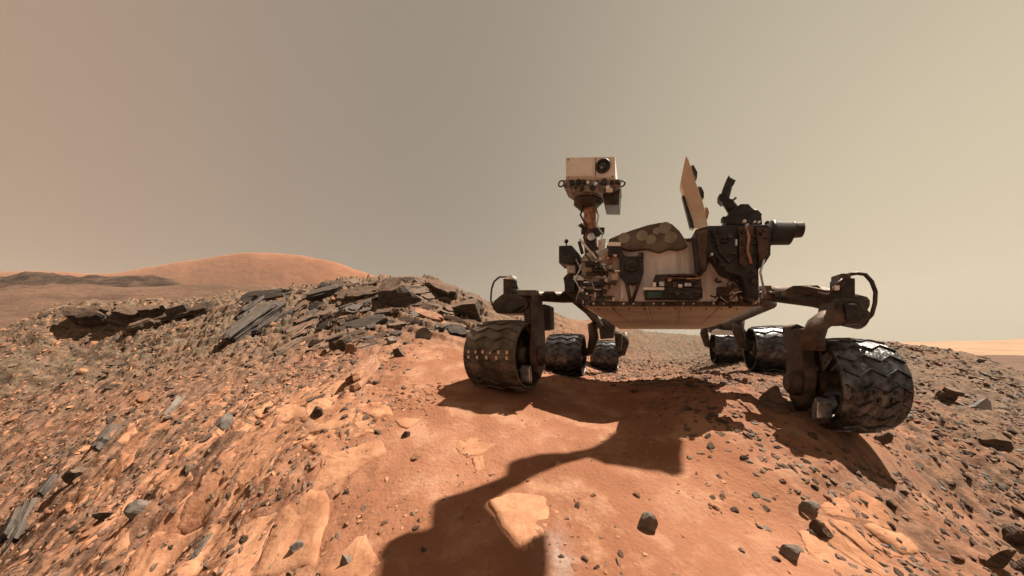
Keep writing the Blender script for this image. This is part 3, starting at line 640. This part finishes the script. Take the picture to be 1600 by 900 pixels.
# mottled cover with pale discs
cov = plate('deck_cover', [(950, 387), (951, 373), (970, 365), (990, 358), (1012, 351), (1032, 347), (1050, 349), (1062, 360), (1070, 372), (1076, 384), (1060, 390), (1046, 388), (1030, 394), (1010, 388), (985, 391), (965, 386)], .2, .45, 'cover', bev=.012)
for x, y, r in [(1003, 368, 9), (1017, 374, 8), (1039, 356, 10), (1048, 371, 10), (975, 372, 9), (1026, 361, 6)]:
    knob('pale_disc', x, y, .2, r, .003, 'disc', cov)
plate('cover_strap', rect(950, 378, 970, 384), .18, .03, 'white'); plate('cover_latch', rect(950, 385, 972, 400), .19, .03, 'black')
# front tool with ring and tapering struts
tool = plate('dust_tool', [(968, 396), (980, 400), (994, 400), (1005, 394), (1006, 425), (1000, 440), (990, 444), (978, 442), (968, 430)], .17, .09, 'black', bev=.006)
MB().ring(P(987, 416, .165), 8*px_m(.165), .012, (0, 1, 0)).build('ring', 'dark', tool, True)
knob('bore', 987, 416, .168, 5, .012, 'black', tool)
for a, b in (((978, 438), (985, 471)), ((1000, 436), (988, 471))): pipe('strut', [(*a, .19), (*b, .21)], .012, 'brown')
plate('tool_lug', rect(998, 394, 1006, 402), .16, .04, 'dark'); plate('tool_lug', rect(967, 394, 974, 403), .16, .04, 'dark')
# tray of instruments on the face
tray = plate('tray', [(1006, 452), (1038, 449), (1098, 450), (1098, 466), (1008, 466)], .13, .12, 'black', bev=.004)
plate('tray_rim', rect(1005, 449, 1038, 453), .12, .03, 'white', tray, bev=.002)
plate('tray_lid', [(1024, 429), (1072, 427), (1096, 436), (1097, 450), (1040, 449), (1020, 440)], .15, .1, 'dark', tray, bev=.004)
plate('circuit_board', rect(1012, 456, 1034, 465), .122, .02, 'green', tray, bev=.001)
for x, y, r, m in [(1046, 438, 3, 'copper'), (1058, 459, 4, 'dark'), (1074, 459, 4, 'dark'), (1090, 460, 3, 'dark'), (1082, 440, 3, 'black')]:
    knob('fitting', x, y, .128, r, .02, m, tray, 12)
for x0, y0, x1, y1, m in [(1020, 441, 1025, 448, 'white'), (1030, 440, 1038, 447, 'silver'), (1040, 433, 1070, 436, 'brown'), (1060, 444, 1066, 449, 'white'), (1070, 442, 1080, 447, 'silver'), (1052, 441, 1057, 449, 'brown'), (1084, 445, 1096, 449, 'brown'), (1040, 455, 1096, 457, 'brown'), (1048, 428, 1090, 431, 'brown'), (1072, 434, 1092, 436, 'copper')]:
    plate('fitting', rect(x0, y0, x1, y1), .118, .04, m, tray, bev=.001)
# hazard cameras and left shoulder clutter
bx = plate('side_box', [(873, 384), (893, 383), (906, 398), (905, 410), (890, 413), (873, 411)], .2, .2, 'black', bev=.006)
pipe('stalk', [(885, 386, .22), (885, 379, .22)], .005, 'dark'); MB().ball(P(885, 377, .22), .016).build('sensor_ball', 'dark', rover, True)
plate('side_frame', [(880, 434), (900, 414), (912, 420), (912, 478), (900, 470), (884, 458)], .25, .25, 'dark')
for x0, y0, x1, y1, m in [(886, 415, 898, 426, 'pinkbeige'), (896, 430, 912, 438, 'silver'), (904, 448, 914, 456, 'white'), (900, 440, 944, 446, 'black'), (882, 440, 898, 456, 'black'), (906, 460, 922, 470, 'brown'), (914, 408, 936, 416, 'dark'), (925, 417, 944, 424, 'black')]:
    plate('bracket', rect(x0, y0, x1, y1), .19, .05, m, bev=.002)
pipe('cable', [(900, 405, .18), (907, 420, .16), (898, 436, .17), (906, 452, .17), (900, 470, .2)], .006, 'silver')
pipe('cable', [(915, 398, .18), (924, 410, .16), (934, 416, .16), (944, 422, .17)], .006, 'black')
for x, y in ((908, 466), (918, 474), (940, 470)): knob('hazard_camera', x, y, .19, 4, .03, 'lens', n=12)
# mast
mast = pipe('mast', [(924, 396, .32), (922, 372, .32), (921, 352, .32), (922, 330, .32), (921, 318, .32)], [.05, .05, .05, .044, .05], 'copper', n=14)
MB().tube([P(909, 361, .3), P(944, 361, .3)], .026, 12).build('mast_pivot', 'dark', mast, True)
plate('mast_hinge', [(916, 357), (930, 356), (931, 384), (940, 388), (938, 398), (916, 396)], .26, .05, 'dark', mast, bev=.004)
knob('hinge_cap', 924, 371, .255, 6, .02, 'silver', mast, 14); knob('hinge_cap', 934, 366, .25, 5, .02, 'black', mast, 12)
plate('mast_foot', [(934, 375), (946, 372), (946, 390), (936, 392)], .25, .04, 'white', mast, bev=.002)
pipe('mast_cable', [(905, 352, .28), (913, 358, .26), (908, 350, .27)], .01, 'dark', mast)
pipe('mast_cable', [(912, 320, .27), (907, 336, .26), (916, 352, .26), (912, 372, .25), (926, 388, .22), (934, 402, .2)], .007, 'black', mast)
pipe('mast_cable', [(930, 322, .27), (935, 338, .27), (932, 352, .26), (942, 366, .25), (936, 384, .23)], .006, 'silver', mast)
pipe('mast_brace', [(906, 374, .24), (918, 388, .22), (932, 404, .2)], .008, 'white', mast)
pipe('mast_brace', [(905, 378, .24), (910, 396, .22)], .012, 'black', mast)
hood = MB().tube([P(919, 328, .33), P(919, 318, .33), P(919, 306, .33), P(919, 299, .33)], [.06, .105, .11, .075], 20).build('mast_collar', 'dark', rover, True)
MB().ring(P(919, 317, .33), .098, .012, (0, 0, 1)).build('collar_ring', 'brown', hood, True)
plate('head_yoke', [(900, 297), (945, 296), (940, 306), (905, 306)], .25, .14, 'dark')
head = plate('camera_head', [(884, 246), (961, 244.5), (962, 280), (884, 281)], .2, .3, 'cream', bev=.006)
MB().ring(P(942, 259, .19), 9.5*px_m(.2, 942), .011, (0, 1, 0), 28, 8).build('lens_shroud', 'black', head, True)
knob('lens', 942, 259, .199, 9, .004, 'black', head, 24); knob('lens_glass', 942, 259.5, .194, 6, .006, 'lens', head, 24); knob('lens_glint', 940, 262, .186, 2., .002, 'copper', head, 10)  # a small copper disc paints the highlight on the lens
plate('head_panel', [(887, 249), (927, 248), (927, 275), (887, 276)], .195, .02, 'cream', head, bev=.002); plate('head_seam', rect(930, 246, 931, 279), .1985, .004, 'brown', head, bev=0)
for x, y in ((888, 250), (888, 277), (957, 276)): knob('bolt', x, y, .199, 1.3, .004, 'dark', head, 8)
plate('head_edge', rect(884, 277, 962, 281), .192, .02, 'tan', head, bev=.001)
bar = plate('camera_bar', [(880, 281), (970, 280), (970, 291), (955, 299), (893, 299), (880, 291)], .17, .2, 'lensbar', bev=.004)
for x, y, r, m in [(894, 286, 4.5, 'black'), (904, 285, 5, 'black'), (912, 285, 4, 'lens'), (919, 286, 3, 'white'), (931, 289, 4, 'silver'), (944, 285, 6, 'lens'), (956, 286, 4, 'black'), (964, 285, 4, 'dark'), (900, 294, 3, 'dark'), (926, 294, 5, 'black'), (950, 294, 4, 'white'), (910, 294, 4, 'dark')]:
    knob('small_camera', x, y, .168, r*.8, .018, m, bar, 12)
for x in (877, 972): MB().ring(P(x, 287, .2), 4.5*px_m(.2, x), .006, (0.2, 1, 0)).build('end_ring', 'dark', bar, True)
plate('instrument_box', [(941, 295), (969, 290), (967, 320), (944, 320)], .21, .2, 'dark', bev=.004)
plate('box_label', rect(947, 293, 957, 299), .165, .02, 'white')
# antenna panel beside the dark arm
ant = plate('antenna_panel', [(1072, 243), (1076, 250), (1087, 284), (1099, 318), (1107, 357), (1085, 357), (1074, 320), (1064, 286), (1068, 262)], .5, .09, 'tan', bev=.003)
plate('panel_edge', [(1066, 305), (1069, 306), (1083, 346), (1084, 357), (1079, 356)], .49, .05, 'black', ant, bev=.001)
for pts in ([(1080, 258), (1084, 258), (1090, 269), (1089, 279), (1085, 272)], [(1091, 291), (1096, 292), (1100, 300), (1100, 309), (1096, 309)], [(1102, 323), (1106, 325), (1108, 332), (1106, 341), (1104, 338)]):
    plate('panel_bracket', pts, .52, .05, 'dark' if pts[0][0] < 1100 else 'copper', ant, bev=.001)
# dark shoulder of the arm with its cylinder
sh = plate('arm_shoulder', [(1086, 358), (1108, 352), (1200, 350), (1206, 358), (1205, 398), (1196, 412), (1186, 420), (1186, 470), (1168, 462), (1160, 432), (1134, 424), (1120, 402), (1110, 400), (1104, 424), (1093, 424), (1090, 390)], .08, .3, 'black', bev=.012)
plate('shoulder_cover', [(1110, 358), (1150, 356), (1152, 400), (1140, 412), (1124, 396)], .06, .06, 'black', sh, bev=.008)
plate('shoulder_cover', [(1154, 354), (1178, 353), (1176, 404), (1164, 420), (1156, 410)], .055, .06, 'brown', sh, bev=.008)
plate('shoulder_cover', [(1181, 354), (1202, 356), (1201, 396), (1186, 410)], .06, .06, 'brown', sh, bev=.008)
plate('shoulder_strap', [(1088, 360), (1106, 358), (1103, 420), (1095, 420)], .065, .05, 'brown', sh, bev=.005)
for x, y, r in [(1160, 362, 4), (1190, 364, 4), (1168, 392, 5), (1140, 370, 4), (1178, 440, 5), (1176, 424, 4)]: knob('bolt_cap', x, y, .052, r, .02, 'dark', sh, 12)
for k in range(26):
    x, y = rc.uniform(1110, 1200), rc.uniform(356, 412); w_, h_ = rc.choice([(3, 2), (2, 7), (7, 2), (4, 4), (10, 3), (3, 10)])
    plate('fitting', rect(x, y, x+w_, y+h_), rc.uniform(.035, .05), .05, rc.choice(['black', 'black', 'dark', 'brown', 'dark', 'silver']), sh, bev=.001)
pipe('shoulder_cable', [(1165, 352, .05), (1170, 370, .035), (1168, 392, .035), (1174, 412, .04)], .007, 'copper', sh)
pipe('shoulder_cable', [(1194, 405, .05), (1188, 425, .05), (1192, 445, .08), (1196, 458, .15)], .006, 'silver', sh)
MB().tube([P(1200, 365, .2), P(1206, 365, .2), P(1207, 365, .2), P(1236, 365, .2)], [.075, .08, .068, .066], 22).build('arm_motor', 'black', rover, True)
MB().tube([P(1234, 360, .2), P(1240, 360, .2), P(1241, 360, .2), P(1253, 359, .2)], [.05, .05, .044, .044], 18).build('motor_end', 'dark', rover, True)
# black instrument standing on the shoulder
ins = plate('instrument_base', [(1133, 351), (1140, 330), (1150, 323), (1158, 318), (1170, 318), (1176, 325), (1190, 334), (1192, 351)], .15, .16, 'black', bev=.008)
pipe('instrument_arm', [(1150, 335, .2), (1138, 318, .19), (1131, 312, .18), (1136, 296, .18), (1140, 280, .18)], [.035, .03, .03, .026, .018], 'black', ins)
plate('instrument_claw', [(1136, 281), (1139, 273), (1142, 279), (1150, 281), (1147, 288), (1141, 294), (1136, 296)], .16, .06, 'black', ins, bev=.003)
plate('instrument_hand', [(1124, 303), (1135, 301), (1138, 312), (1130, 318), (1124, 312)], .16, .06, 'black', ins, bev=.003)
pipe('instrument_hook', [(1173, 328, .17), (1183, 330, .17), (1189, 337, .17)], .008, 'black', ins)
pipe('instrument_hook', [(1137, 312, .17), (1145, 313, .17), (1150, 309, .17)], .007, 'dark', ins)
plate('instrument_foot', rect(1129, 338, 1137, 345), .16, .05, 'black', ins, bev=.002)
for x, y, r, m in [(1162, 347, 3, 'white'), (1178, 348, 2, 'white'), (1185, 348, 2, 'white'), (1166, 353, 3, 'silver'), (1197, 349, 3, 'dark')]: knob('glinting_fitting', x, y, .06 if y > 350 else .13, r, .02, m, ins, 10)  # white knobs put small highlights on the instrument as colour
plate('rear_bracket', [(1072, 378), (1088, 374), (1088, 380), (1074, 386)], .3, .04, 'dark')

# suspension, right side of the picture
pipe('rocker_arm', [(1184, 458, .45), (1215, 460, .42), (1270, 463, .2), (1310, 471, .06), (1336, 482, -.02)], [.05, .052, .062, .06, .07], 'dark', n=14)
plate('arm_cover', [(1228, 452), (1240, 446), (1278, 445), (1284, 450), (1284, 460), (1230, 460)], .12, .08, 'brown', bev=.006)
pipe('arm_cable', [(1190, 450, .4), (1206, 458, .34), (1230, 452, .22), (1262, 449, .1), (1290, 455, .02), (1306, 456, -.04), (1318, 440, -.05)], .008, 'brown')
plate('arm_joint', rect(1192, 446, 1206, 466), .36, .12, 'brown')
nodeR = plate('rocker_joint', [(1308, 470), (1318, 464), (1342, 466), (1352, 474), (1364, 490), (1360, 500), (1350, 507), (1318, 508), (1306, 498)], -.08, .2, 'dark', bev=.02)
plate('joint_cap', [(1320, 474), (1340, 474), (1350, 488), (1346, 500), (1322, 500)], -.1, .05, 'black', nodeR, bev=.012)
plate('steering_motor', rect(1314, 434, 1337, 470), -.05, .11, 'black', bev=.008); plate('motor_cap', rect(1315, 427, 1330, 435), -.055, .1, 'brown', bev=.004)
pipe('cable_loop', [(1326, 429, -.02), (1340, 427, -.02), (1352, 429, -.02), (1362, 440, -.02), (1368, 456, -.02), (1367, 474, -.02), (1362, 492, -.02), (1356, 498, -.02)], .009, 'dark')
pipe('cable_loop', [(1316, 436, -.06), (1306, 446, -.06), (1300, 460, -.04)], .007, 'dark'); plate('cable_clip', rect(1305, 446, 1312, 453), -.07, .03, 'white', bev=.001)
pipe('leg_top', [(1344, 498, -.02), (1312, 494, -.04), (1290, 498, -.06), (1277, 508, -.08), (1270, 526, -.1), (1269, 548, -.1)], [.055, .048, .045, .045, .048, .05], 'brown', n=14)
plate('leg_box', [(1236, 510), (1246, 506), (1260, 512), (1260, 545), (1240, 548)], .3, .14, 'dark', bev=.006)
# suspension, left side of the picture
pipe('rocker_arm', [(908, 463, .5), (880, 464, .42), (845, 463, .25), (815, 464, .1), (790, 468, .02)], [.05, .048, .04, .045, .05], 'dark', n=14)
plate('arm_cover', [(806, 453), (838, 453), (840, 462), (806, 462)], .02, .07, 'greyrock', bev=.005)
nodeL = plate('rocker_joint', [(770, 470), (784, 459), (800, 458), (824, 466), (826, 480), (812, 490), (776, 490), (768, 482)], -.02, .2, 'dark', bev=.018)
plate('joint_cap', [(776, 474), (800, 470), (818, 478), (800, 487), (778, 486)], -.04, .05, 'black', nodeL, bev=.008)
plate('steering_motor', rect(786, 435, 801, 461), 0, .1, 'dark', bev=.006); plate('motor_cap', rect(791, 430, 801, 436), -.01, .09, 'white', bev=.003)
pipe('cable_loop', [(792, 432, .03), (780, 433, .03), (772, 440, .03), (768, 452, .03), (767, 468, .03), (770, 478, .03)], .007, 'brown')
pipe('cable_loop', [(801, 436, .03), (806, 444, .03), (810, 452, .03), (803, 448, .03)], .007, 'dark')
pipe('leg_top', [(806, 476, .06), (824, 480, .04), (827, 500, .0), (834, 520, -.02)], [.035, .035, .036, .04], 'brown', n=12)
plate('leg_box', [(841, 478), (850, 475), (860, 478), (861, 514), (842, 517)], .3, .12, 'dark', bev=.006)
# bogies to the middle and rear wheels
hl = {n: MI @ h for n, h in HUBS.items()}
for n, s_ in (('FL', 1), ('FR', -1)):
    h = hl[n]; x0 = h.x+s_*(.205 if s_ > 0 else .145); up = .42 if s_ > 0 else .3
    pg = [(-.05, up), (.05, up), (.12, .24), (.15, .08), (.1, -.1), (.02, -.16), (-.07, -.1), (-.1, .04), (-.06, .22)]
    MB().prism([Vector((x0, h.y+a, h.z+b)) for a, b in pg], [Vector((x0+s_*.05, h.y+a, h.z+b)) for a, b in pg], .008).build('wheel_leg', 'dark', rover)
    MB().tube([Vector((x0+s_*.05, h.y, h.z)), Vector((x0+s_*.08, h.y, h.z)), Vector((x0+s_*.1, h.y, h.z))], [.07, .068, .045], 18).build('drive_motor', 'dark', rover)
    MB().prism([Vector((x0+s_*.02, h.y-.12+a, h.z-.13+b)) for a, b in ((-.03, .05), (.0, .07), (.035, .02), (.03, -.05), (-.02, -.03))], [Vector((x0-s_*.05, h.y-.1+a, h.z-.13+b)) for a, b in ((-.03, .05), (.0, .07), (.035, .02), (.03, -.05), (-.02, -.03))], .004).build('foil_piece', 'silver', rover)
def leg(name, pts, r, m='dark'): return MB().tube(pts, r, 12).build(name, m, rover, True)
for s, f, mI, rI, px in ((1, 'FL', 'ML', 'RL', -1), (-1, 'FR', 'MR', 'RR', 1)):
    a, b = hl[mI], hl[rI]; piv = Vector((a.x+s*.32, (a.y+b.y)/2-.2, .62))
    leg('bogie_arm', [a+Vector((s*.3, 0, .34)), piv, b+Vector((s*.28, -.05, .3))], .04)
    for h in (a, b):
        leg('wheel_leg', [h+Vector((s*.29, 0, .36)), h+Vector((s*.31, -.01, .2)), h+Vector((s*.27, 0, .05)), h+Vector((s*.1, 0, 0))], [.05, .055, .05, .05])
    leg('rocker_rear', [Vector((s*-.62, .6, .82)) if False else Vector((hl[f].x*.62, .62, .8)), Vector((piv.x, 1.0, .72)), piv], .042)
plate('bogie_box', [(934, 500), (950, 494), (962, 505), (958, 528), (938, 530)], 2.2, .14, 'dark', bev=.006)
plate('bogie_box', [(960, 520), (972, 522), (971, 548), (962, 550)], 2.4, .1, 'dark', bev=.005)
plate('bogie_box', [(1106, 510), (1130, 504), (1150, 506), (1150, 516), (1112, 520)], 2.5, .14, 'dark', bev=.006)
pipe('bogie_strut', [(1146, 500, 2.0), (1158, 514, 2.0), (1166, 528, 2.0)], .03, 'dark')
plate('white_top_plate', [(1113, 517), (1120, 514), (1160, 520), (1160, 524), (1114, 523)], 2.46, .1, 'white', bev=.003)  # white plate giving the right rear wheel its white top

# wheels
WW = .4
def lathe(prof, n=72):
    bm = bmesh.new(); rings = []
    for x, r in prof: rings.append([bm.verts.new((x, r*math.cos(2*math.pi*k/n), r*math.sin(2*math.pi*k/n))) for k in range(n)])
    for a, b in zip(rings, rings[1:]):
        for k in range(n): bm.faces.new((a[k], a[(k+1) % n], b[(k+1) % n], b[k]))
    bmesh.ops.recalc_face_normals(bm, faces=bm.faces); return bm
def tomesh(bm, name, smooth=True):
    me = bpy.data.meshes.new(name); bm.to_mesh(me); bm.free()
    if smooth: me.polygons.foreach_set('use_smooth', [True]*len(me.polygons))
    return me
r0 = WR-.014
drum_me = tomesh(lathe([(-.2, r0-.03), (-.2, r0-.012), (-.19, r0-.012), (-.12, r0-.003), (0, r0), (.12, r0-.003), (.19, r0-.012), (.2, r0-.012), (.2, r0-.03), (.19, r0-.03), (.12, r0-.014), (0, r0-.011), (-.12, r0-.014), (-.19, r0-.03), (-.2, r0-.03)]), 'wheel')
rim_me = tomesh(lathe([(-.012, r0-.022), (.012, r0-.022), (.014, r0-.05), (-.014, r0-.05), (-.012, r0-.022)]), 'rim')
hub_me = tomesh(lathe([(-.14, .001), (-.14, .05), (-.12, .068), (.1, .075), (.13, .06), (.14, .001)], 28), 'hub', False)
mb = MB(); a0 = 0
pts = []
for k in range(13):
    t = k/12; a = -.5+1.35*t; pts.append((-.02+.04*math.sin(t*math.pi), (.06+(r0-.1)*t)*math.cos(a), (.06+(r0-.1)*t)*math.sin(a)))
mb.tube(pts, [.014]*13, 6); spoke_me = mb.mesh('spoke')
def grouser_mesh():
    bm = bmesh.new(); xs = [-.19, -.115, -.04, .04, .115, .19]; zig = [-.05, .1, -.05, .1, -.05, .1]; rows = []
    for x, z in zip(xs, zig):
        ro = r0-.012*(abs(x)/.19)**2; ring = []
        for da, h in ((-.017, -.004), (-.008, .011), (.008, .011), (.017, -.004)):
            a = z+da; ring.append(bm.verts.new((x, (ro+h)*math.cos(a), (ro+h)*math.sin(a))))
        rows.append(ring)
    for a, b in zip(rows, rows[1:]):
        for k in range(4): bm.faces.new((a[k], a[(k+1) % 4], b[(k+1) % 4], b[k]))
    bm.faces.new(rows[0][::-1]); bm.faces.new(rows[-1]); bmesh.ops.recalc_face_normals(bm, faces=bm.faces)
    return tomesh(bm, 'grouser', False)
def mark_mesh():
    bm = bmesh.new(); bmesh.ops.create_cube(bm, size=1, matrix=Matrix.Diagonal((.018, .022, .003, 1))); return tomesh(bm, 'track_mark', False)
g_me, mk_me = grouser_mesh(), mark_mesh()
WM = {}
for key, tread in (('a', 'tread'), ('b', 'dusttread')):
    WM[key] = {n: me.copy() for n, me in (('wheel', drum_me), ('rim', rim_me), ('hub', hub_me), ('spoke', spoke_me), ('grouser', g_me), ('marks', mk_me))}
    for n, me in WM[key].items(): me.name = n; me.materials.clear(); me.materials.append(M[{'wheel': tread, 'grouser': tread, 'rim': 'dark', 'hub': 'dark', 'spoke': 'dark', 'marks': 'tan' if key == 'b' else 'dark'}[n]])
MARK = {'FL': -.05, 'FR': .1}
def wheel(n, spin, turn, key, wide=1.):
    W = WM[key]; inner = 1 if n.endswith('L') else -1
    wo = link('wheel', W['wheel'], None, rover); wo.location = hl[n]; wo.rotation_euler = (spin, 0, turn); wo.scale.x = wide
    for k in range(20):
        g = link('grouser', W['grouser'], None, wo); g.rotation_euler = (2*math.pi*k/20, 0, 0)
    r = link('rim', W['rim'], None, wo); r.location.x = inner*.03
    h = link('hub', W['hub'], None, wo); h.location.x = inner*.05
    for k in range(6):
        s = link('spoke', W['spoke'], None, wo); s.location.x = inner*.06; s.rotation_euler.x = 2*math.pi*k/6
    if n in MARK:
        for z, cnt in ((-.075, 6), (.075, 5)):
            for x in np.linspace(-.15, .15, cnt):
                mk = link('track_mark', W['marks'], None, wo); a = math.pi/2+MARK[n]-spin+z; ro = r0-.012*(abs(x)/.19)**2+.003
                mk.matrix_parent_inverse = Matrix(); mk.rotation_euler.x = a; mk.location = (x, -ro*math.sin(a), ro*math.cos(a))
wheel('FL', .1, -.16, 'b'); wheel('FR', .25, .12, 'a', .66)
wheel('ML', .3, 0, 'a'); wheel('MR', .05, 0, 'a'); wheel('RL', .15, 0, 'a'); wheel('RR', .2, 0, 'a')

# unseen loose plates overhead, shaped to cast the arm's shadow on the sand
def overhead(name, pts, H, th, m):
    G = [ground_at(*p) for p in pts]; top = [MI @ (g+S*((H-g.z)/S.z)) for g in G]
    return MB().prism(top, [p+Vector((0, 0, th)) for p in top], .006).build(name, m, rover)
ARM_H = 4.6
overhead('elbow_shadow_caster', [(938, 697), (960, 682), (978, 667), (1000, 662), (1022, 664), (1050, 676), (1070, 690), (1066, 712), (1070, 740), (1040, 733), (1000, 728), (958, 722), (934, 712)], ARM_H, .1, 'dark')
overhead('upper_arm_shadow_caster', [(812, 716), (890, 707), (940, 696), (936, 712), (880, 726), (832, 747), (808, 742)], ARM_H-.5, .1, 'dark')
overhead('forearm_shadow_caster', [(698, 782), (706, 774), (735, 765), (768, 754), (806, 738), (836, 744), (800, 764), (762, 787), (780, 812), (808, 850), (818, 862), (840, 842), (856, 832), (858, 905), (700, 905)], ARM_H-1.2, .1, 'dark')
overhead('turret_shadow_caster', [(624, 905), (624, 850), (636, 832), (660, 828), (690, 824), (704, 836), (712, 905)], ARM_H-1.6, .1, 'black')
